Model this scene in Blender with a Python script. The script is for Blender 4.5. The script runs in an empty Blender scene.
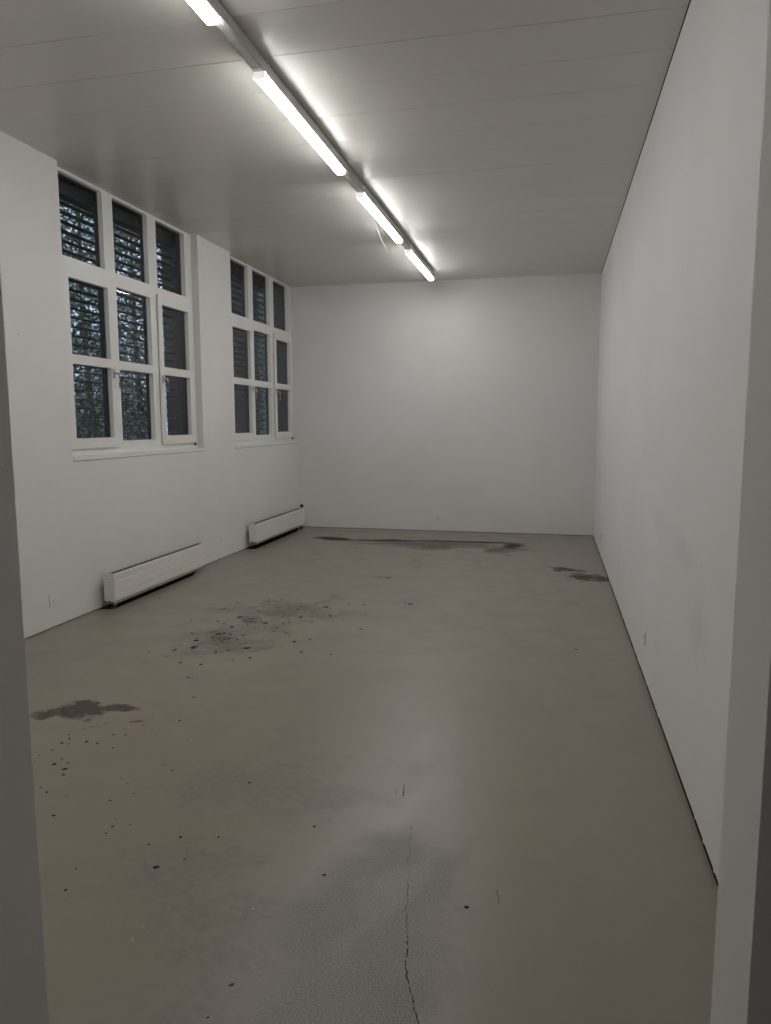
import bpy, bmesh, math, random
from mathutils import Vector, Matrix
import numpy as np

random.seed(4)
scene = bpy.context.scene
COL = scene.collection
PI = math.pi

# ------------------------------------------------------------------ camera
YAW, PITCH, ROLL, FPX, EYE = 0.22594548, -0.12220452, -0.0018025, 722.63, 1.55
cd = bpy.data.cameras.new('camera'); cam = bpy.data.objects.new('camera', cd); COL.objects.link(cam)
_f = Vector((-math.sin(YAW)*math.cos(PITCH), math.cos(YAW)*math.cos(PITCH), math.sin(PITCH)))
_r = Vector((math.cos(YAW), math.sin(YAW), 0)); _u = _r.cross(_f)
_r2 = _r*math.cos(ROLL) + _u*math.sin(ROLL); _u2 = _u*math.cos(ROLL) - _r*math.sin(ROLL)
cam.matrix_world = Matrix(((_r2.x, _u2.x, -_f.x, 0), (_r2.y, _u2.y, -_f.y, 0), (_r2.z, _u2.z, -_f.z, EYE), (0, 0, 0, 1)))
cd.sensor_fit = 'HORIZONTAL'; cd.sensor_width = 36; cd.lens = FPX*36/771
cd.clip_start = 0.02; cd.clip_end = 200
cd.dof.use_dof = True; cd.dof.focus_distance = 6.0; cd.dof.aperture_fstop = 16.0
scene.camera = cam

# ------------------------------------------------------------------ world, exposure
LAMP = 17.5
world = bpy.data.worlds.new('sky'); scene.world = world; world.use_nodes = True
wn = world.node_tree.nodes; bg = wn['Background']
bg.inputs[0].default_value = (0.62, 0.76, 1.0, 1); bg.inputs[1].default_value = 0.55
scene.view_settings.view_transform = 'Standard'
try: scene.view_settings.look = 'None'
except Exception: pass
scene.view_settings.exposure = 1.05
scene.view_settings.gamma = 1.0
hl = bpy.data.lights.new('hall_fill_light', 'AREA'); hl.shape = 'RECTANGLE'; hl.size = .3; hl.size_y = 1.2; hl.energy = 2.5  # added fill behind the camera, lifts the door jambs and hall wall edge
hlo = bpy.data.objects.new('hall_fill_light', hl); COL.objects.link(hlo); hlo.location = (-1.2, -1.0, 3.45)
scene.view_settings.use_curve_mapping = False

# ------------------------------------------------------------------ room numbers
L, RX, H, D = -3.687, 0.580, 3.517, 10.259
F0, F1 = 0.835, 1.0            # front wall (hall face, room face)
DJL, DJR = -0.845, 0.2375      # door opening
LAMPX = -1.60

# ------------------------------------------------------------------ helpers
class MB:
    def __init__(s): s.bm = bmesh.new()
    def box(s, x0, x1, y0, y1, z0, z1, mi=0, bevel=0):
        b = bmesh.new()
        v = [b.verts.new((x, y, z)) for x in (x0, x1) for y in (y0, y1) for z in (z0, z1)]
        for f in ((0, 1, 3, 2), (4, 6, 7, 5), (0, 4, 5, 1), (2, 3, 7, 6), (0, 2, 6, 4), (1, 5, 7, 3)):
            b.faces.new([v[i] for i in f])
        bmesh.ops.recalc_face_normals(b, faces=b.faces)
        if bevel: bmesh.ops.bevel(b, geom=list(b.edges), offset=bevel, segments=2, profile=.5, affect='EDGES')
        s._merge(b, mi); return s
    def _merge(s, b, mi, smooth=False):
        mp = {v: s.bm.verts.new(v.co) for v in b.verts}
        for f in b.faces:
            n = s.bm.faces.new([mp[v] for v in f.verts]); n.material_index = mi; n.smooth = smooth
        b.free()
    def tube(s, pts, r, seg=10, mi=0, caps=True):
        pts = [Vector(p) for p in pts]; b = bmesh.new(); rings = []
        rr = r if isinstance(r, (list, tuple)) else [r]*len(pts)
        for i, p in enumerate(pts):
            t = (pts[min(i+1, len(pts)-1)] - pts[max(i-1, 0)]).normalized()
            a = t.cross(Vector((0, 0, 1)))
            if a.length < 1e-3: a = t.cross(Vector((0, 1, 0)))
            a.normalize(); c = t.cross(a)
            rings.append([b.verts.new(p + rr[i]*(a*math.cos(2*PI*k/seg) + c*math.sin(2*PI*k/seg))) for k in range(seg)])
        for i in range(len(rings)-1):
            for k in range(seg):
                b.faces.new((rings[i][k], rings[i][(k+1) % seg], rings[i+1][(k+1) % seg], rings[i+1][k]))
        if caps: b.faces.new(rings[0]); b.faces.new(rings[-1])
        bmesh.ops.recalc_face_normals(b, faces=b.faces)
        s._merge(b, mi, True); return s
    def prism(s, prof, axis, a0, a1, mi=0, bevel=0):
        """closed profile of 2D points extruded along axis 'y' (profile x,z) or 'x' (profile y,z)"""
        b = bmesh.new()
        P = (lambda p, a: (p[0], a, p[1])) if axis == 'y' else (lambda p, a: (a, p[0], p[1]))
        A = [b.verts.new(P(p, a0)) for p in prof]; B = [b.verts.new(P(p, a1)) for p in prof]
        n = len(prof)
        for i in range(n): b.faces.new((A[i], A[(i+1) % n], B[(i+1) % n], B[i]))
        b.faces.new(A); b.faces.new(B[::-1])
        bmesh.ops.recalc_face_normals(b, faces=b.faces)
        if bevel: bmesh.ops.bevel(b, geom=list(b.edges), offset=bevel, segments=2, profile=.5, affect='EDGES')
        s._merge(b, mi); return s
    def plate(s, x0, x1, ys, zs, holes, mi=0):
        """slab between x0 and x1 tiled over cuts ys, zs leaving out hole rectangles (y0,y1,z0,z1)"""
        for i in range(len(ys)-1):
            for j in range(len(zs)-1):
                cy, cz = (ys[i]+ys[i+1])/2, (zs[j]+zs[j+1])/2
                if any(h[0] < cy < h[1] and h[2] < cz < h[3] for h in holes): continue
                s.box(x0, x1, ys[i], ys[i+1], zs[j], zs[j+1], mi)
        return s
    def poly(s, pts, mi=0):
        f = s.bm.faces.new([s.bm.verts.new(p) for p in pts]); f.material_index = mi
        f.normal_update()
        if f.normal.z < 0: f.normal_flip()
    def build(s, name, mats, parent=None, loc=None, rot=None):
        me = bpy.data.meshes.new(name); s.bm.to_mesh(me); s.bm.free()
        for m in (mats if isinstance(mats, (list, tuple)) else [mats]): me.materials.append(m)
        o = bpy.data.objects.new(name, me); COL.objects.link(o)
        if parent: o.parent = parent
        if loc: o.location = loc
        if rot: o.rotation_euler = rot
        return o

def empty(name, loc, rz=0):
    o = bpy.data.objects.new(name, None); COL.objects.link(o); o.location = loc; o.rotation_euler = (0, 0, rz)
    o.empty_display_size = .1; return o
def tag(o, label=None, cat=None, group=None, kind=None):
    if label: o['label'] = label
    if cat: o['category'] = cat
    if group: o['group'] = group
    if kind: o['kind'] = kind
    return o
def struct(o, label=None, cat=None): return tag(o, label, cat, None, 'structure')
def kids(o): return [c for c in COL.objects if c.parent == o]
def copy_tree(o, parent=None):
    c = o.copy(); COL.objects.link(c); c.parent = parent
    for ch in kids(o): copy_tree(ch, c)
    return c

# ------------------------------------------------------------------ materials
def mat(name, col, rough=.5, metal=0, spec=.5, emit=None, es=0):
    m = bpy.data.materials.new(name); m.use_nodes = True
    b = m.node_tree.nodes['Principled BSDF']
    b.inputs['Base Color'].default_value = (*col, 1); b.inputs['Roughness'].default_value = rough
    b.inputs['Metallic'].default_value = metal; b.inputs['Specular IOR Level'].default_value = spec
    if emit: b.inputs['Emission Color'].default_value = (*emit, 1); b.inputs['Emission Strength'].default_value = es
    return m
class NT:
    def __init__(s, m): s.m = m; s.t = m.node_tree; s.n = s.t.nodes; s.l = s.t.links; s.b = s.n['Principled BSDF']
    def add(s, ty, **k):
        n = s.n.new(ty)
        for a, v in k.items(): setattr(n, a, v)
        return n
    def put(s, sock, v):
        if isinstance(v, bpy.types.NodeSocket): s.l.new(v, sock)
        else: sock.default_value = v
    def coord(s): return s.add('ShaderNodeTexCoord').outputs['Object']
    def noise(s, vec, scale, detail=4, rough=.55, dist=0):
        n = s.add('ShaderNodeTexNoise'); s.put(n.inputs['Vector'], vec)
        n.inputs['Scale'].default_value = scale; n.inputs['Detail'].default_value = detail
        n.inputs['Roughness'].default_value = rough; n.inputs['Distortion'].default_value = dist
        return n.outputs['Fac']
    def math(s, op, a, b=0.0, c=0.0, clamp=False):
        n = s.add('ShaderNodeMath', operation=op, use_clamp=clamp)
        s.put(n.inputs[0], a); s.put(n.inputs[1], b); s.put(n.inputs[2], c); return n.outputs[0]
    def ramp(s, v, a, b, lo=0., hi=1.):
        n = s.add('ShaderNodeMapRange', clamp=True, interpolation_type='SMOOTHSTEP')
        s.put(n.inputs['Value'], v); s.put(n.inputs['From Min'], a); s.put(n.inputs['From Max'], b)
        s.put(n.inputs['To Min'], lo); s.put(n.inputs['To Max'], hi); return n.outputs['Result']
    def mix(s, f, a, b, mode='MIX'):
        n = s.add('ShaderNodeMix', data_type='RGBA', blend_type=mode)
        s.put(n.inputs[0], f)
        for i, v in ((6, a), (7, b)):
            if isinstance(v, tuple): v = (*v, 1) if len(v) == 3 else v
            s.put(n.inputs[i], v)
        return n.outputs[2]
    def bump(s, h, st, dist=.01):
        n = s.add('ShaderNodeBump'); s.put(n.inputs['Height'], h); n.inputs['Strength'].default_value = st
        n.inputs['Distance'].default_value = dist; s.l.new(n.outputs[0], s.b.inputs['Normal'])

def wall_material(name, col, rough=.75, grime=None):
    m = mat(name, col, rough, spec=.3); t = NT(m); c = t.coord()
    big = t.noise(c, .9, 3); small = t.noise(c, 14, 3)
    k = tuple(v*.955 for v in col)
    colr = t.mix(t.ramp(big, .3, .7), col, k)
    if grime:      # scuffs at given points: (x,y,z, rx,ry,rz, amount)
        for (px, py, pz, rx, ry, rz, am) in grime:
            mp = t.add('ShaderNodeMapping', vector_type='POINT'); t.put(mp.inputs['Vector'], c)
            mp.inputs['Scale'].default_value = (1/rx, 1/ry, 1/rz)
            mp.inputs['Location'].default_value = (-px/rx, -py/ry, -pz/rz)
            ln = t.add('ShaderNodeVectorMath', operation='LENGTH'); t.put(ln.inputs[0], mp.outputs[0])
            d = t.math('ADD', ln.outputs['Value'], t.math('MULTIPLY', t.math('SUBTRACT', small, .5), 1.2))
            colr = t.mix(t.ramp(d, 1.1, .1, 0, am), colr, tuple(v*.6 for v in col))
    t.put(t.b.inputs['Base Color'], colr)
    t.bump(t.math('ADD', t.noise(c, 160, 3), t.math('MULTIPLY', t.noise(c, 9, 2), .8)), .12, .004)
    return m

WALL = (.80, .79, .765)
M = {}
M['wall'] = wall_material('white_wall_paint', WALL)
M['wall_right'] = wall_material('white_wall_paint_scuffed', (.81, .797, .795), .7,
    [(RX, 3.35, .98, .4, .55, .10, .18), (RX, 4.1, 1.0, .4, .35, .10, .14), (RX, 3.0, .75, .4, .25, .18, .2), (RX, 3.77, 2.27, .2, .012, .012, .6), (RX, 6.4, .4, .3, .12, .3, .12)])
M['frame'] = mat('window_white_lacquer', (.80, .79, .76), .38)
M['rad'] = mat('radiator_cream_enamel', (.80, .78, .73), .4)
M['plastic'] = mat('white_plastic', (.80, .79, .76), .35)
M['black'] = mat('black_plastic', (.012, .012, .012), .4)
M['gap_and_shadow_dark'] = mat('dark_joint_and_shadow', (.02, .019, .016), .95, spec=.1)
M['brass'] = mat('tarnished_brass', (.20, .15, .09), .5, 1)
M['steel'] = mat('brushed_steel', (.55, .54, .52), .35, 1)
M['reveal'] = mat('dark_outer_render', (.045, .043, .045), .8)
M['seal_and_gap_shadow'] = mat('black_seal_and_gap_shadow', (.015, .015, .017), .6)
M['slat'] = mat('anthracite_blind', (.028, .03, .036), .6)
M['endcap'] = mat('glowing_translucent_end_cap', (.85, .85, .85), .5, emit=(1, .99, .975), es=.28)
M['railgrey'] = mat('trunking_light_grey', (.62, .62, .61), .4)
M['tube'] = mat('lamp_diffuser', (.9, .9, .9), .4, emit=(1, .99, .975), es=LAMP)
M['fin'] = mat('dark_convector_steel', (.16, .15, .14), .7)  # one dark tone for the fins and top grille
M['grey_shadow_panel'] = mat('radiator_shaded_enamel', (.45, .44, .41), .5)  # cream enamel darkened to carry the shade under the front panel

# ceiling: semi-gloss lacquered metal panels
m = mat('ceiling_panel_lacquer', (.68, .665, .615), .3, spec=.4); t = NT(m); c = t.coord()
M['ceiling'] = m

# glass: thin pane, Schlick reflection over clear transmission
def glass_mat():
    m = bpy.data.materials.new('window_glass'); m.use_nodes = True; nt = m.node_tree; nt.nodes.clear()
    o = nt.nodes.new('ShaderNodeOutputMaterial'); mx = nt.nodes.new('ShaderNodeMixShader')
    tr = nt.nodes.new('ShaderNodeBsdfTransparent'); gl = nt.nodes.new('ShaderNodeBsdfGlossy')
    tr.inputs[0].default_value = (.93, .95, .95, 1); gl.inputs['Roughness'].default_value = .02
    lw = nt.nodes.new('ShaderNodeLayerWeight'); lw.inputs[0].default_value = .5
    p = nt.nodes.new('ShaderNodeMath'); p.operation = 'POWER'; p.inputs[1].default_value = 5
    a = nt.nodes.new('ShaderNodeMath'); a.operation = 'MULTIPLY_ADD'; a.inputs[1].default_value = .9; a.inputs[2].default_value = .014
    nt.links.new(lw.outputs['Facing'], p.inputs[0]); nt.links.new(p.outputs[0], a.inputs[0])
    nt.links.new(a.outputs[0], mx.inputs[0]); nt.links.new(tr.outputs[0], mx.inputs[1]); nt.links.new(gl.outputs[0], mx.inputs[2])
    nt.links.new(mx.outputs[0], o.inputs[0]); return m
M['glass'] = glass_mat()

# floor: worn beige coating with stains, a grey ground-through patch and fine grain
def floor_mat():
    base = (.295, .252, .207)
    m = mat('worn_beige_floor_coating', base, .42, spec=.75); t = NT(m); c = t.coord()
    nb = t.noise(c, .55, 4, .6); nm = t.noise(c, 3.2, 5, .65); ns = t.noise(c, 28, 4, .7); nf = t.noise(c, 230, 2, .7)
    col = t.mix(t.ramp(nb, .3, .7), (.258, .222, .180), (.282, .243, .199))
    col = t.mix(t.ramp(nm, .45, .75, 0, .35), col, (.23, .20, .172))
    col = t.mix(t.ramp(ns, .52, .8, 0, .25), col, (.20, .172, .147))
    dark_grain = t.ramp(nf, .54, .64)
    w1 = t.add('ShaderNodeTexNoise'); t.put(w1.inputs['Vector'], c); w1.inputs['Scale'].default_value = 3.; w1.inputs['Detail'].default_value = 6; w1.inputs['Roughness'].default_value = .65
    sub = t.add('ShaderNodeVectorMath', operation='SUBTRACT'); t.put(sub.inputs[0], w1.outputs['Color']); sub.inputs[1].default_value = (.5, .5, .5)
    def mask(px, py, rx, ry, ang=0, wob=.5, edge0=1.0, edge1=.6):
        """soft-edged wobbly ellipse on the floor, 1 inside"""
        sc = t.add('ShaderNodeVectorMath', operation='SCALE'); t.put(sc.inputs[0], sub.outputs[0]); sc.inputs['Scale'].default_value = wob*2.6
        ad = t.add('ShaderNodeVectorMath', operation='ADD'); t.put(ad.inputs[0], c); t.put(ad.inputs[1], sc.outputs[0])
        sb = t.add('ShaderNodeVectorMath', operation='SUBTRACT'); t.put(sb.inputs[0], ad.outputs[0]); sb.inputs[1].default_value = (px, py, 0)
        ro = t.add('ShaderNodeVectorRotate', rotation_type='Z_AXIS'); t.put(ro.inputs['Vector'], sb.outputs[0]); ro.inputs['Angle'].default_value = -math.radians(ang)
        mu = t.add('ShaderNodeVectorMath', operation='MULTIPLY'); t.put(mu.inputs[0], ro.outputs[0]); mu.inputs[1].default_value = (1/rx, 1/ry, 0)
        ln = t.add('ShaderNodeVectorMath', operation='LENGTH'); t.put(ln.inputs[0], mu.outputs[0])
        return t.ramp(ln.outputs['Value'], edge0, edge1)
    def mx(*a):
        r = a[0]
        for q in a[1:]: r = t.math('MAXIMUM', r, q)
        return r
    # ground-through grey patch with grain, and the paler trodden path above it
    patch = mx(mask(-.50, 1.75, .30, .62, 4, .30, 1.1, .55), mask(-.48, 2.25, .27, .36, -10, .25, 1.1, .5))
    col = t.mix(t.math('MULTIPLY', patch, .7), col, (.205, .195, .168))
    col = t.mix(t.math('MULTIPLY', patch, t.math('MULTIPLY', dark_grain, .62)), col, (.05, .05, .047))
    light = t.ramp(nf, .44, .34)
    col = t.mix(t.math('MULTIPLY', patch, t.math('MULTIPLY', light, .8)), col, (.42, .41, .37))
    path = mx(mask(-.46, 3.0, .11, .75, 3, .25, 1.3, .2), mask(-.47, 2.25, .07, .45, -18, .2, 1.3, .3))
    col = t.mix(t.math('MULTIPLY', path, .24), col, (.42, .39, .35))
    col = t.mix(t.math('MULTIPLY', path, t.math('MULTIPLY', dark_grain, .4)), col, (.12, .11, .10))
    col = t.mix(t.math('MULTIPLY', dark_grain, .16), col, (.11, .095, .08))
    # dull dirty zones in front
    dirt = mx(mask(-1.15, 2.75, .40, .55, 0, .9, 1.2, .2), mask(-1.2, 2.05, .3, .35, 0, .6, 1.2, .2), mask(-.9, 1.75, .2, .35, 0, .5, 1.2, .2))
    col = t.mix(t.math('MULTIPLY', dirt, t.ramp(ns, .35, .65, .1, .5)), col, (.155, .131, .110))
    # left stain
    s1 = mx(mask(-2.45, 3.27, .15, .12, 20, .22, 1.05, .65), mask(-2.29, 3.36, .11, .05, 20, .16, 1.05, .5), mask(-2.60, 3.22, .15, .05, 20, .16, 1.05, .4))
    col = t.mix(t.math('MULTIPLY', s1, t.ramp(ns, .3, .7, .9, .6)), col, (.07, .062, .064))
    # long stains before the far wall
    s2 = mx(mask(-2.83, 9.26, .40, .15, -12, .10, 1.05, .5), mask(-2.15, 9.27, .60, .10, 5, .10, 1.05, .5), mask(-1.1, 9.38, .95, .09, 4, .10, 1.1, .5), mask(-.45, 9.2, .17, .30, 0, .12, 1.1, .4))
    col = t.mix(t.math('MULTIPLY', s2, .9), col, (.045, .036, .042))
    s3 = mx(mask(-.56, 8.85, .24, .42, -20, .3, 1.2, .2), mask(-1.42, 8.9, .36, .30, 10, .3, 1.2, .2), mask(-1.5, 9.1, 1.2, .30, 2, .3, 1.2, .2))
    col = t.mix(t.math('MULTIPLY', s3, t.ramp(ns, .3, .6, .3, .8)), col, (.075, .068, .072))
    sm = mx(mask(-1.44, 7.86, .04, .30, 10, .15, 1.1, .4), mask(-.78, 8.08, .09, .12, 0, .1, 1.0, .7), mask(-1.67, 7.0, .14, .06, 15, .1, 1.1, .4))
    col = t.mix(t.math('MULTIPLY', sm, t.ramp(ns, .35, .6, .15, .7)), col, (.11, .10, .085))
    # right-hand stain
    s4 = mx(mask(.33, 7.42, .17, .26, 10, .25, 1.05, .4), mask(.15, 7.80, .30, .11, -22, .2, 1.1, .4), mask(.50, 7.45, .10, .20, 0, .2, 1.1, .4))
    col = t.mix(t.math('MULTIPLY', s4, t.ramp(nm, .38, .50, .15, .9)), col, (.075, .066, .052))
    s5 = mask(.0, 7.68, .07, .16, 10, .2, 1.0, .5)
    col = t.mix(t.math('MULTIPLY', s5, .3), col, (.42, .38, .36))
    # speckled paint spill in the middle
    sp = mx(mask(-2.2, 4.75, .34, .62, -14, .5, 1.2, .25), mask(-2.1, 5.6, .55, .40, 0, .6, 1.2, .25))
    vo = t.add('ShaderNodeTexVoronoi', feature='F1'); t.put(vo.inputs['Vector'], c); vo.inputs['Scale'].default_value = 22
    spots = t.ramp(t.math('ADD', vo.outputs['Distance'], t.math('MULTIPLY', t.math('SUBTRACT', ns, .5), .9)), .26, .16)
    col = t.mix(t.math('MULTIPLY', sp, t.ramp(nm, .42, .62, .08, .5)), col, (.13, .12, .115))
    col = t.mix(t.math('MULTIPLY', sp, t.math('MULTIPLY', spots, .8)), col, (.05, .046, .042))
    b1 = mx(mask(-2.28, 4.72, .13, .20, -14, .3, 1.1, .2), mask(-2.33, 5.22, .12, .13, 0, .2, 1.1, .2))
    col = t.mix(t.math('MULTIPLY', b1, t.ramp(ns, .4, .6, .1, .8)), col, (.075, .08, .092))
    t.put(t.b.inputs['Base Color'], col)
    matt = mx(s1, s2, t.math('MULTIPLY', s3, .7), s4, t.math('MULTIPLY', sp, .5), b1, t.math('MULTIPLY', patch, .3))
    t.put(t.b.inputs['Roughness'], t.math('ADD', t.ramp(nm, .3, .7, .33, .41), t.math('MULTIPLY', matt, .35)))
    t.put(t.b.inputs['Specular IOR Level'], t.math('MULTIPLY_ADD', matt, -.68, .75))
    t.bump(t.math('ADD', t.math('MULTIPLY', nf, .5), t.math('MULTIPLY', nb, 2.)), .18, .004)
    return m
M['floor'] = floor_mat()
M['spot'] = mat('dried_black_paint', (.018, .017, .017), .8, spec=.15)
M['spot_red'] = mat('dried_red_paint', (.16, .04, .03), .5)
M['spot_white'] = mat('dried_white_paint', (.5, .48, .45), .5)
M['spot_blue'] = mat('dried_dark_blue_paint', (.03, .035, .055), .5)

# ------------------------------------------------------------------ shell
HY0 = -2.6                       # hall behind the camera
fl = MB(); fl.box(L-.35, RX+.3, HY0, D+.3, -.2, 0, 0)
for a, b in ((5.25, 6.93), (8.25, 10.10)):      # each radiator's floor shadow, painted as a dark strip
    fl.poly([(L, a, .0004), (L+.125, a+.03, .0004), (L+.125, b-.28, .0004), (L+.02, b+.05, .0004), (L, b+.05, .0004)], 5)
def splat(x, y, r, mi=1, el=1.0, ang=0, z=.0006):
    n = 9; ca, sa = math.cos(ang), math.sin(ang); P = []
    for k in range(n):
        q = r*(.7+.5*random.random()); a = 2*PI*k/n
        u, v = q*math.cos(a)*el, q*math.sin(a)
        P.append((x+u*ca-v*sa, y+u*sa+v*ca, z))
    fl.poly(P, mi)
for x, y, r in ((-2.11, 2.70, .011), (-2.19, 2.73, .010), (-2.08, 2.65, .007), (-2.30, 2.93, .008), (-2.19, 2.97, .010), (-1.32, 2.13, .010),
                (-1.42, 2.25, .005), (-.73, 2.22, .006), (-2.03, 4.53, .022), (-1.76, 4.74, .018), (-2.38, 4.80, .02), (-1.84, 5.73, .022),
                (-2.63, 5.70, .012), (-1.94, 5.38, .02), (-.23, 2.16, .007), (-1.16, 5.99, .02), (-1.58, 6.98, .02), (-2.40, 4.45, .02), (-2.46, 4.62, .018),
                (-2.15, 5.15, .02), (-2.42, 5.28, .02), (-2.2, 4.4, .012), (-2.5, 4.38, .014), (-2.33, 4.15, .012), (-.86, 2.5, .006), (.2, 5.0, .009), (-2.36, 5.0, .02),
                (-2.05, 2.5, .006), (-1.9, 2.2, .006), (-1.75, 2.5, .005), (-1.55, 1.95, .005), (-1.62, 2.28, .004), (-1.83, 1.98, .004)):
    splat(x, y, r, 1, 1.3, random.random()*3)
splat(-.83, 1.69, .0065, 4, 1.5, .5)
splat(-2.09, 3.24, .012, 2, 3.2, .35); splat(-2.02, 3.2, .006, 2, 2.5, .35)
for x, y in ((-1.2, 1.85), (-1.2, 1.79), (-2.5, 5.0), (-2.45, 4.35), (-1.9, 4.45), (-.9, 2.0), (-.93, 1.97), (-1.45, 4.3), (-1.7, 3.1), (-2.33, 5.9), (-1.5, 5.9), (-2.0, 4.2), (.25, 6.1), (-2.9, 4.9)):
    splat(x, y, .0035 if y < 3 else .006, 3)
for k in range(130):          # fine fly-specks of paint around the stains and spill
    g = random.choice(((-2.15, 2.9, .16, .28), (-2.2, 4.7, .22, .4), (-2.25, 5.2, .3, .35), (-1.6, 2.3, .35, .3), (-2.0, 5.5, .4, .3)))
    x, y = random.gauss(g[0], g[2]), random.gauss(g[1], g[3])
    splat(x, y, random.uniform(.0025, .0065)*(1 if y < 3.5 else 1.9), 1, 1.5, random.random()*3)
def crack(pts, w, jag=.006, mi=1, steps=9):
    P = []
    for (a, b) in zip(pts[:-1], pts[1:]):
        for k in range(steps):
            f = k/steps; P.append((a[0]+(b[0]-a[0])*f+random.gauss(0, jag), a[1]+(b[1]-a[1])*f))
    P.append(pts[-1])
    for (a, b) in zip(P[:-1], P[1:]):
        if random.random() < .10: continue
        h = w*random.uniform(.4, 1.2)/2
        fl.poly([(a[0]-h, a[1], .0007), (a[0]+h, a[1], .0007), (b[0]+h, b[1], .0007), (b[0]-h, b[1], .0007)], mi)
crack([(-.44, 2.25), (-.41, 2.06), (-.385, 1.97)], .0022, .002)
crack([(-.385, 1.97), (-.375, 1.88), (-.35, 1.80), (-.325, 1.74), (-.305, 1.69), (-.25, 1.58), (-.22, 1.45)], .0042, .002)
crack([(-.50, 2.62), (-.46, 2.35), (-.44, 2.25)], .0013, .003)
crack([(-.585, 2.90), (-.57, 2.80)], .004, .002, steps=3); crack([(-.61, 2.85), (-.60, 2.80)], .003, .001, steps=3)
crack([(-.14, 2.27), (-.13, 2.20)], .003, .002, steps=3)
crack([(-2.35, 3.08), (-2.2, 3.16)], .006, .01, steps=8)
fl.build('floor', [M['floor'], M['spot'], M['spot_red'], M['spot_white'], M['spot_blue'], M['gap_and_shadow_dark']])
struct(bpy.data.objects['floor'])

# ceiling: lacquered panels running across the room, narrow joints
ce = MB(); ce.box(L-.35, RX+.3, HY0, D+.3, H+.014, H+.25, 1)
seams = [3.93+.405*k for k in range(-17, 17)]
strongL = {0: .005, -1: .005, 3: .006, -2: .003, 1: .0016, 2: .0016}
strongR = {0: .005, 2: .0035, 5: .005, 1: .0028, 3: .0028, -1: .004}
for i, (a, b) in enumerate(zip(seams[:-1], seams[1:])):
    k = i-17
    for side, (xa, xb), dct in (('l', (L-.155, LAMPX), strongL), ('r', (LAMPX, RX-.004), strongR)):
        g0, g1 = dct.get(k, .002), dct.get(k+1, .002)
        y0, y1 = a+g0/2, b-g1/2
        if y0 > D or y1 < F1-.1: continue
        y1 = min(y1, D+.02)
        ce.box(xa, xb, y0, y1, H, H+.013, 0)
ce.box(L-.155, RX+.3, HY0, F1-.02, H, H+.013, 0)
struct(ce.build('ceiling', [M['ceiling'], M['gap_and_shadow_dark']]))

# left wall with two window niches that rise to the ceiling
N1, N2 = (5.02, 7.236), (8.035, D)
XO = L-.35
SILL = 1.257; XB_ = -3.836
M['wall_left'] = wall_material('white_wall_paint_marked', WALL, .75, [(L, 4.50, 2.18, .3, .03, .012, .4), (L, 5.3, .66, .3, .03, .012, .3), (L, 4.7, 1.1, .3, .2, .05, .1)])
w = MB(); G = .007
w.box(XO, L, F1, D+.3, G, SILL, 0)
w.box(XO, L, F1, N1[0], SILL, H, 0)
w.box(XO, L, N1[1], N2[0], SILL, H, 0)
w.box(XO, L-.012, F1, D, 0.0, G, 1)
for a, b in (N1, (N2[0], D)):                    # outdoor side of the window reveals is dark render
    for y in ((a, a+.003), (b-.003, b)): w.box(XO, XB_, y[0], y[1], SILL, H, 2)
struct(w.build('wall_left', [M['wall_left'], M['gap_and_shadow_dark'], M['reveal']]))
w = MB(); w.box(XO, RX+.3, D, D+.3, .006, H, 0); w.box(L, RX, D+.006, D+.25, 0, .006, 1)
struct(w.build('wall_far', [M['wall'], M['gap_and_shadow_dark']]))
w = MB(); w.box(RX, RX+.25, F1-.3, D, .021, H-.007, 0)
w.box(RX+.045, RX+.25, F1-.3, D, 0, .021, 1); w.box(RX+.0005, RX+.045, F1-.3, D, 0, .0004, 1); w.box(RX+.008, RX+.25, F1-.3, D, H-.007, H+.02, 1)
for k in range(26):                               # crumbs of filler along the open joint
    y = random.uniform(1.9, 9.8); s = random.uniform(.003, .006)
    w.box(RX-.001, RX+.012, y, y+random.uniform(.01, .04), .021-s, .0215, 0)
struct(w.build('wall_right', [M['wall_right'], M['gap_and_shadow_dark']]))
w = MB(); w.box(XO, DJL, F0, F1, 0, H, 0); w.box(DJR, RX, F0, F1, 0, H, 0)
w.box(DJL, DJR, F0, F1, 2.45, H, 0)
struct(w.build('wall_front', [M['wall']]))
# hall the camera stands in
w = MB(); w.box(XO, XO+.1, HY0, F0, 0, H, 0); w.box(RX+.45, RX+.55, HY0, F0, 0, H, 0); w.box(XO, RX+.55, HY0-.1, HY0, 0, H, 0)
w.box(RX, RX+.55, F0, F0+.1, 0, H, 0)
struct(w.build('wall_back', [M['wall']]))
w = MB(); w.box(RX+.3, RX+.55, HY0, F0, -.2, 0, 0); w.box(RX+.3, RX+.55, HY0, F0, H, H+.2, 1)
struct(w.build('trim_1', [M['floor'], M['ceiling']]))

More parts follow.
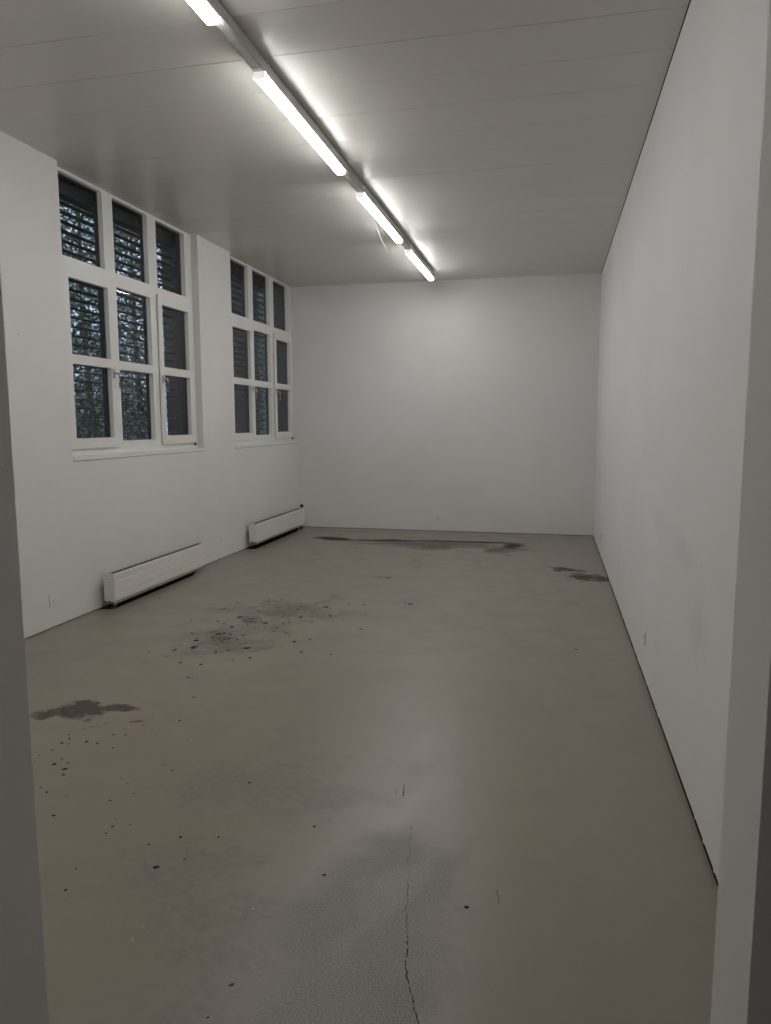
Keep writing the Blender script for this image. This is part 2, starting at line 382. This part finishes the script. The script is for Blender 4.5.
# ------------------------------------------------------------------ windows
XF = -3.765; XS = -3.745; XB = -3.835
TOPZ = (2.861, 3.492); MIDZ = (2.104, 2.702); MIDZF = (2.104, 2.740); LOWZ = (1.432, 2.028); LOWZF = (1.392, 2.028)
def window(n, y0, w_):
    root = empty('window_%d' % n, (XF, y0, 1.30)); struct(root)
    o = Vector((XF, y0, 1.30))
    T = lambda mb: [setattr(v, 'co', v.co - o) for v in mb.bm.verts]
    c = [(y0+.11, y0+.67), (y0+.815, y0+1.37), (y0+1.52, y0+2.075)]
    hA = (y0+.125, y0+.69, 1.41, 2.725); hC = (y0+1.535, y0+2.085, 1.41, 2.725)
    holes = [(*q, *TOPZ) for q in c] + [hA, hC, (y0+.82, y0+1.375, *MIDZF), (y0+.82, y0+1.375, *LOWZF)]
    ys = sorted({y0, y0+w_, *[h[0] for h in holes], *[h[1] for h in holes]})
    zs = sorted({SILL, H-.001, *[h[2] for h in holes], *[h[3] for h in holes]})
    f = MB(); f.plate(XB, XF, ys, zs, holes)
    for h in holes:                                # raised bead behind each fixed opening
        if h in (hA, hC): continue
        for (a, b, d, e) in ((h[0], h[0]+.006, h[2], h[3]), (h[1]-.006, h[1], h[2], h[3]), (h[0], h[1], h[2], h[2]+.006), (h[0], h[1], h[3]-.006, h[3])):
            if e < h[3] or d < h[3]-.01: f.box(XF-.045, XF-.030, a, b, d, e)
    T(f); f.build('frame', M['frame'], root)
    g = MB()
    for h in holes:
        if h in (hA, hC): continue
        g.box(XF-.042, XF-.037, h[0]+.001, h[1]-.001, h[2]+.001, h[3]-.001)
    T(g); g.build('fixed_panes', M['glass'], root)
    sl = MB()
    for h in holes:
        if h in (hA, hC): continue
        a, b, d, e = h
        sl.box(XF-.07, XF-.043, b-.022, b, d, e); sl.box(XF-.07, XF-.043, a, a+.008, d, e)
        sl.box(XF-.052, XF-.043, a, b, d, d+.008); sl.box(XF-.07, XF-.043, a, b, e-.004, e)
    T(sl); sl.build('pane_seal', M['seal_and_gap_shadow'], root)
    for (s0, s1, g0, g1, hy, hole) in ((y0+.075, y0+.722, y0+.142, y0+.665, y0+.695, hA), (y0+1.48, y0+2.15, y0+1.553, y0+2.07, y0+1.515, hC)):
        hs = [(g0, g1, *MIDZ), (g0, g1, *LOWZ)]
        s = MB()
        s.plate(XF+.006, XS, sorted({s0, s1, g0, g1}), sorted({1.347, 2.79, *MIDZ, *LOWZ}), hs)
        e = .003
        s.plate(XB+.01, XF+.006, sorted({hole[0]+e, hole[1]-e, g0, g1}), sorted({hole[2]+e, hole[3]-e, *MIDZ, *LOWZ}), hs)
        for (a, b, d, e2) in ((s0+.006, s0+.016, 1.353, 2.784), (s1-.016, s1-.006, 1.353, 2.784), (s0+.016, s1-.016, 1.353, 1.363), (s0+.016, s1-.016, 2.774, 2.784)):
            s.box(XF+.0002, XF+.006, a, b, d, e2, 1)  # dark gasket ring put in to draw the gap shadow round the sash
        T(s); so = s.build('sash', [M['frame'], M['seal_and_gap_shadow']], root)
        gp = MB(); q = MB()
        for a, b, d, e2 in hs:
            gp.box(XS-.042, XS-.037, a+.001, b-.001, d+.001, e2-.001)
            q.box(XS-.082, XS-.043, b-.022, b, d, e2); q.box(XS-.082, XS-.043, a, a+.008, d, e2)
            q.box(XS-.052, XS-.043, a, b, d, d+.008); q.box(XS-.082, XS-.043, a, b, e2-.004, e2)
        T(gp); gp.build('sash_panes', M['glass'], so)
        T(q); q.build('pane_seal', M['seal_and_gap_shadow'], so)
        hd = MB()
        hd.box(XS, XS+.009, hy-.014, hy+.014, 1.945, 2.02, 0, .003)
        hd.tube([(XS+.009, hy, 1.985), (XS+.045, hy, 1.985), (XS+.052, hy, 1.978)], .0085, 10)
        hd.tube([(XS+.050, hy, 1.992), (XS+.056, hy, 1.96), (XS+.056, hy, 1.90), (XS+.054, hy, 1.862)], [.009, .0095, .009, .0085], 10)
        T(hd); hd.build('handle', M['steel'], so)
        hh = MB(); yh = s1+.006 if hole is hC else s0-.006
        hh.tube([(XF+.010, yh, 1.318), (XF+.010, yh, 1.352)], .011, 10, 0)
        hh.tube([(XF+.008, yh, 2.762), (XF+.008, yh, 2.784)], .0045, 10, 0)
        T(hh); hi = hh.build('hinge', M['black'], so); hi['label'] = 'black hinge cap'
    s = MB(); s.box(XF, L+.001, y0+.002, y0+w_-.002, SILL-.0035, SILL, 1)  # dark strip standing in for the shadow line below the sill
    s.box(XF, L+.006, y0+.001, y0+w_-.001 if n == 2 else N1[1]-.001, SILL, 1.292)
    T(s); s.build('window_sill', [M['frame'], M['gap_and_shadow_dark']], root)
    return root
window(1, N1[0], N1[1]-N1[0]); window(2, N2[0], D-N2[0])

# external venetian blinds: horizontal slats, head box, side rails
def blind(y0, y1, label):
    x = XO+.055; root = empty('venetian_blind', (x, (y0+y1)/2, 3.42))
    tag(root, label, 'blind', 'outdoor slatted blinds behind the windows')
    o = Vector(root.location)
    def B(mb, name, m):
        for v in mb.bm.verts: v.co -= o
        return mb.build(name, m, root)
    b = MB(); b.box(x-.055, x+.055, y0+.01, y1-.01, 3.40, H-.002, 0, .004); B(b, 'head_box', M['slat'])
    s = MB(); z = 3.355; 
    while z > 1.42:
        prof = [(x-.038, z), (x-.02, z+.005), (x, z+.0065), (x+.02, z+.005), (x+.038, z), (x+.038, z-.0022), (x+.02, z+.0028), (x, z+.0042), (x-.02, z+.0028), (x-.038, z-.0022)]
        s.prism(prof, 'y', y0+.02, y1-.02); z -= .076
    B(s, 'slats', M['slat'])
    b = MB(); b.box(x-.04, x+.04, y0+.02, y1-.02, 1.34, 1.375, 0, .004); B(b, 'bottom_rail', M['slat'])
    c = MB()
    for f in (.12, .5, .88):
        y = y0+(y1-y0)*f
        c.tube([(x+.041, y, 3.40), (x+.041, y, 1.37)], .0015, 5); c.tube([(x-.041, y, 3.40), (x-.041, y, 1.37)], .0015, 5)
    B(c, 'ladder_cord', M['black'])
blind(N1[0], N1[1], 'dark outdoor slatted blind behind the window nearer the doorway')
blind(N2[0], D-.002, 'dark outdoor slatted blind behind the window next to the far wall')

# ------------------------------------------------------------------ radiators
def radiator(name, length, z0, z1, label, knob):
    """local: +x out of the wall, y along it, origin on the floor at the near end against the wall"""
    root = empty(name, (L, 0, 0)); tag(root, label, 'radiator', 'low panel radiators on the left wall')
    hgt = z1-z0
    # front panel: shallow horizontal flutes
    P = [(.128, z0+.004), (.140, z0)]; n = 4; st = hgt/n
    for k in range(n):
        a = z0+k*st
        P += [(.149, a+.003), (.150, a+.006), (.150, a+st-.006), (.149, a+st-.003)]
        if k < n-1: P += [(.1475, a+st-.001), (.1475, a+st+.001)]
    P += [(.140, z1), (.128, z1-.004)]
    mb = MB(); mb.prism(P, 'y', .012, length-.012); mb.build('front_panel', M['rad'], root)
    mb = MB(); mb.box(.055, .068, .02, length-.02, z0-.022, z1-.01, 0, .003); r = mb.build('rear_panel', M['grey_shadow_panel'], root)
    mb = MB()
    for k in range(int(length/.03)):               # convector fins between the panels
        y = .03+k*.03
        if y > length-.03: break
        mb.box(.070, .126, y, y+.002, z0+.02, z1-.018)
    mb.build('convector_fins', M['fin'], root)
    mb = MB()
    for x in (.070, .084, .098, .112): mb.box(x, x+.002, .014, length-.014, z1-.020, z1-.006)
    for k in range(int(length/.10)): mb.box(.058, .136, .05+k*.10, .053+k*.10, z1-.018, z1-.010)
    mb.build('top_grille', M['fin'], root)
    mb = MB(); mb.box(.118, .134, .02, length-.02, z0-.028, z0+.006, 0, .002); mb.build('lower_rail', M['grey_shadow_panel'], root)
    for y in (0, length-.012):
        mb = MB(); mb.box(.050, .149, y, y+.012, z0+.001, z1+.002, 0, .003)
        if y == 0:
            for x in (.070, .085, .100, .115, .130): mb.box(x-.002, x+.002, -.0015, .001, z0+.02, z1-.02)
        mb.build('end_cover', M['rad'], root)
    for y in (.28, length-.32):
        mb = MB(); mb.box(.001, .056, y, y+.03, z0+.02, z1-.05, 0, .002); mb.box(.010, .055, y-.004, y+.034, z0+.012, z0+.022)
        mb.build('bracket', M['rad'], root)
    # pipe tails and valves at the bottom
    ya = .045 if not knob else length-.05
    mb = MB(); mb.tube([(.10, ya, 0), (.10, ya, z0+.006)], .009, 12); mb.tube([(.10, ya, .0), (.10, ya, .010)], .024, 14)
    v = mb.build('pipe_tail', M['brass'] if not knob else M['black'], root)
    mb = MB(); mb.tube([(.10, ya, .022), (.10, ya, .044)], .017, 8); mb.tube([(.10, ya-.0, .032), (.135, ya-.012, .032)], .011, 10)
    q = mb.build('valve_body', M['brass'] if not knob else M['black'], v); q['label'] = 'tarnished valve' if not knob else 'black valve'
    if not knob:
        mb = MB(); mb.tube([(.10, ya, z0-.014), (.10, ya, z0-.001)], .019, 14); mb.build('collar', M['plastic'], v)
    mb = MB(); mb.tube([(.10, length*.52, .0), (.10, length*.52, z0+.01)], .010, 10); mb.box(.07, .12, length*.52-.02, length*.52+.02, 0, .012, 0, .002)
    mb.build('floor_stand', M['black'], root)
    if knob:
        mb = MB(); mb.tube([(.10, length+.012, z1-.03), (.10, length+.012, z1+.0), (.10, length+.012, z1+.004), (.10, length+.012, z1+.045)], [.013, .013, .024, .023], 14)
        k = mb.build('thermostat_knob', M['black'], root); k['label'] = 'black thermostat knob'
    else:
        mb = MB(); mb.tube([(.10, .0, z1-.035), (.10, -.006, z1-.035)], .010, 12); mb.build('bleed_plug', M['rad'], root)
    return root
r1 = radiator('radiator', 1.65, .068, .303, 'long low cream radiator under the nearer window, valve at its near end', False); r1.location = (L, 5.262, 0)
r2 = radiator('radiator', 1.80, .085, .316, 'low cream radiator at the far corner with a black thermostat knob', True); r2.location = (L, 8.262, 0)

# ------------------------------------------------------------------ wall sockets
def socket_():
    """local: plate faces +x, centre at origin"""
    root = empty('power_outlet', (0, 0, 0))
    mb = MB(); mb.box(0, .009, -.043, .043, -.043, .043, 0, .003)
    mb.build('cover_plate', M['plastic'], root)
    mb = MB(); prof = [(-.021, -.006), (-.015, -.014), (.015, -.014), (.021, -.006), (.021, .006), (.015, .014), (-.015, .014), (-.021, .006)]
    mb.prism([(p[0], p[1]-.004) for p in prof], 'x', .009, .0125)
    s = mb.build('insert', M['plastic'], root)
    for y, z in ((-.0095, -.001), (.0095, -.001), (0, -.009)):
        mb = MB(); mb.tube([(.0125, y, z), (.0131, y, z)], .0028, 10); h = mb.build('pin_hole', M['black'], s)
    return root
k0 = socket_()
spots = [((L, 4.69, .214), 0, 'white wall socket left of the nearer radiator, close to the left door jamb'),
         ((L, 7.61, .216), 0, 'white wall socket between the two radiators'),
         ((-1.58, D, .234), -PI/2, 'white wall socket low on the far wall'),
         ((RX, 4.51, .262), PI, 'white wall socket low on the right wall, nearer one'),
         ((RX, 8.55, .262), PI, 'white wall socket low on the right wall near the far corner')]
for i, (loc, rz, lab) in enumerate(spots):
    o = k0 if i == 0 else copy_tree(k0)
    o.location = loc; o.rotation_euler = (0, 0, rz)
    tag(o, lab, 'socket', 'wall sockets')

# ------------------------------------------------------------------ ceiling lights on a trunking rail
tr = empty('lighting_trunking', (LAMPX, 5.6, H))
tag(tr, 'long grey metal lighting rail running along the ceiling', 'lighting rail')
mb = MB(); y0r, y1r = 1.3-5.6, 9.70-5.6
mb.prism([(-.031, -.012), (.031, -.012), (.031, -.068), (.024, -.070), (.022, -.066), (-.022, -.066), (-.024, -.070), (-.031, -.068)], 'y', y0r, y1r)
mb.build('rail', M['railgrey'], tr)
mb = MB(); mb.box(-.020, .020, y0r+.01, y1r-.01, -.0695, -.0662); mb.build('cover_strip', M['plastic'], tr)
for y in (1.6, 3.62, 5.72, 7.80, 9.6):
    mb = MB(); mb.box(-.012, .012, y-5.6-.02, y-5.6+.02, -.012, 0); mb.box(-.034, -.0312, y-5.6-.015, y-5.6+.015, -.03, -.004); mb.box(.0312, .034, y-5.6-.015, y-5.6+.015, -.03, -.004)
    mb.box(-.034, .034, y-5.6-.015, y-5.6+.015, -.006, 0)
    mb.build('ceiling_clip', M['railgrey'], tr)
for y in (3.60, 5.78, 7.88):
    mb = MB(); mb.box(-.0325, .0325, y-5.6-.0015, y-5.6+.0015, -.0712, -.0125); mb.build('joint_cover', M['plastic'], tr)

def light():
    root = empty('batten_light', (0, 0, 0)); ln = 1.55
    mb = MB(); mb.box(-.026, .026, -.050, ln+.012, -.0735, -.0702, 0, .001)
    for x in (-.0375, .0352): mb.box(x, x+.0023, -.004, ln+.004, -.0855, -.0702)
    mb.box(-.0375, .0375, -.004, ln+.004, -.0735, -.0702); mb.build('body', M['plastic'], root)
    mb = MB()
    zt, zb = -.0740, -.113
    prof = [(-.034, zt), (-.035, zt-.012), (-.033, zb+.010), (-.024, zb+.001), (-.015, zb), (.015, zb), (.024, zb+.001), (.033, zb+.010), (.035, zt-.012), (.034, zt)]
    mb.prism(prof, 'y', .0, ln); mb.build('diffuser', M['tube'], root)
    mb = MB(); mb.prism([(p[0]*.97, p[1]+.0008) for p in prof], 'y', -.008, -.0015); mb.build('end_cap', M['endcap'], root)
    for y in (ln-.004,):
        mb = MB(); mb.prism([(p[0]*1.01, p[1]-.0003) for p in prof[:3]+prof[-3:]], 'y', y, y+.004); mb.build('end_clip', M['plastic'], root)
    return root
l0 = light()
for i, (y, lab) in enumerate(((1.815, 'lit white tube light closest to the doorway, cut by the top of the photo'),
                              (3.93, 'lit white tube light second from the doorway, the longest fully in view'),
                              (6.06, 'lit white tube light third from the doorway'),
                              (8.10, 'lit white tube light closest to the far wall'))):
    o = l0 if i == 0 else copy_tree(l0)
    o.location = (LAMPX, y, H); tag(o, lab, 'ceiling light', 'tube lights on the ceiling rail')
mb = MB(); mb.tube([(0, 0, 0), (-.03, .02, -.012), (-.065, .10, -.05), (-.055, .22, -.12), (-.03, .29, -.18), (-.012, .30, -.21), (-.012, .295, -.255)], .0011, 6)
cdn = mb.build('hanging_cord', M['plastic'], None, (LAMPX-.0335, 6.92, H-.045))
tag(cdn, 'thin white cord hanging from the ceiling rail beside the third tube light', 'cord')

# ------------------------------------------------------------------ outside
m = mat('garden_soil', (.06, .065, .045), .95); M['ground'] = m
g = MB(); g.box(-60, XO-.02, -30, 60, -1.1, -.9); struct(g.build('ground', M['ground']))
m = mat('dark_render', (.075, .07, .078), .85); t = NT(m); c = t.coord()
t.put(t.b.inputs['Base Color'], t.mix(t.ramp(t.noise(c, 6, 5), .3, .7), (.040, .037, .040), (.030, .028, .030)))
WY = 11.0
bd = empty('neighbouring_building', (-5.3, WY, -.9)); tag(bd, 'dark grey building wing standing outside beyond the windows', 'building')
mb = MB(); mb.box(-.95, 1.2, 0, 6, 0, 8, 0); mb.build('outer_wall', m, bd)
mb = MB(); mb.box(-1.1, 1.2, -.15, 6.1, 8, 8.2, 0); mb.build('roof_edge', M['slat'], bd)

def leaf_mat(name, a, b, pale=.2):
    m = mat(name, a, .4); t = NT(m); c = t.coord()
    rnd = t.add('ShaderNodeNewGeometry').outputs['Random Per Island']
    col = t.mix(t.ramp(t.noise(c, 5, 3), .35, .65), a, b)
    col = t.mix(t.math('GREATER_THAN', rnd, 1-pale), col, (.30, .34, .34))
    t.put(t.b.inputs['Base Color'], col); return m
M['leaf1'] = leaf_mat('dark_leaf', (.045, .075, .03), (.09, .105, .05))
M['leaf2'] = leaf_mat('brown_green_leaf', (.07, .07, .04), (.12, .10, .06))
M['bark'] = mat('grey_bark', (.10, .08, .065), .9)
rng = np.random.default_rng(7)
def leaves(n, centre, rad, size, clumps):
    c = np.array(centre); rad = np.array(rad)
    cc = rng.normal(0, 1, (clumps, 3)); cc /= np.linalg.norm(cc, axis=1)[:, None]
    cc *= rng.uniform(.15, 1, (clumps, 1))**.5
    idx = rng.integers(0, clumps, n)
    p = c + (cc[idx] + rng.normal(0, .13, (n, 3)))*rad
    u = rng.normal(0, 1, (n, 3)); u /= np.linalg.norm(u, axis=1)[:, None]
    w_ = rng.normal(0, 1, (n, 3)); v = np.cross(u, w_); v /= np.linalg.norm(v, axis=1)[:, None]
    s = size*rng.uniform(.6, 1.3, (n, 1)); nn = np.cross(u, v)
    V = np.stack([p-u*s, p+v*s*.45+nn*s*.12, p+u*s, p-v*s*.45+nn*s*.12], 1).reshape(-1, 3)
    F = np.arange(4*n).reshape(-1, 4)
    return V, F
def tree(loc, height, rad, n, size, clumps, lm, label, group, trunk_r=.14, cz=None):
    root = empty('tree', loc); tag(root, label, 'tree', group)
    cz = height*.56 if cz is None else cz
    V, F = leaves(n, (0, 0, cz), rad, size, clumps)
    me = bpy.data.meshes.new('crown'); me.from_pydata(V.tolist(), [], F.tolist()); me.materials.append(lm)
    o = bpy.data.objects.new('crown', me); COL.objects.link(o); o.parent = root
    mb = MB(); mb.tube([(0, 0, 0), (.05, .03, height*.3), (-.04, .05, height*.6), (.02, 0, height*.92)], [trunk_r, trunk_r*.8, trunk_r*.5, trunk_r*.15], 10)
    mb.build('trunk', M['bark'], root)
    mb = MB()
    for k in range(16):
        z = height*(.2+.045*k); a = k*2.4; r = rad[0]*.8*(1-.3*k/16)
        mb.tube([(0, 0, z), (r*.5*math.cos(a), r*.5*math.sin(a), z+.25), (r*math.cos(a), r*math.sin(a), z+.35)], [trunk_r*.3, trunk_r*.18, .01], 6)
    mb.build('branch', M['bark'], root)
G_ = 'trees outside the nearer window'
tree((-7.1, 10.1, -.9), 7.0, (.95, 1.0, 3.3), 7500, .042, 190, M['leaf1'], 'leafy dark green tree seen through the left column of the nearer window', G_, .09)
tree((-9.5, 15.4, -.9), 8.6, (1.0, 1.1, 3.8), 5200, .055, 150, M['leaf2'], 'brownish green tree seen through the middle column of the nearer window', G_, .11)
tree((-15.6, 23.5, -.9), 13.0, (2.9, 3.6, 5.2), 9000, .10, 170, M['leaf1'], 'leafy tree standing furthest back outside the nearer window', G_, .18, 6.6)
hd = empty('hedge', (-11.9, 17.8, -.9)); tag(hd, 'dense dark hedge low outside the nearer window', 'hedge')
V, F = leaves(22000, (0, 0, 1.7), (.6, 2.9, 1.8), .05, 420)
me = bpy.data.meshes.new('foliage'); me.from_pydata(V.tolist(), [], F.tolist()); me.materials.append(M['leaf1'])
o = bpy.data.objects.new('foliage', me); COL.objects.link(o); o.parent = hd
for k in range(7):
    mb = MB(); mb.tube([(0, -2.6+.86*k, 0), (.05, -2.55+.86*k, 1.4), (0, -2.6+.86*k, 3.0)], [.05, .04, .01], 7)
    mb.build('stem', M['bark'], hd)
# climber on the dark wing, seen through the second window
cl = empty('climbing_plant', (-4.48, WY-.12, -.9)); tag(cl, 'slim climbing plant seen through the middle panes of the far window', 'plant')
V, F = leaves(1500, (0, 0, 3.0), (.07, .05, 3.0), .035, 60)
me = bpy.data.meshes.new('foliage'); me.from_pydata(V.tolist(), [], F.tolist())
M['leaf3'] = leaf_mat('pale_leaf', (.20, .24, .20), (.32, .36, .34)); me.materials.append(M['leaf3'])
o = bpy.data.objects.new('foliage', me); COL.objects.link(o); o.parent = cl
mb = MB(); mb.tube([(0, .03, 0), (.02, .05, 2), (-.02, .05, 4), (0, .05, 6)], [.02, .016, .012, .006], 7); mb.build('stem', M['bark'], cl)
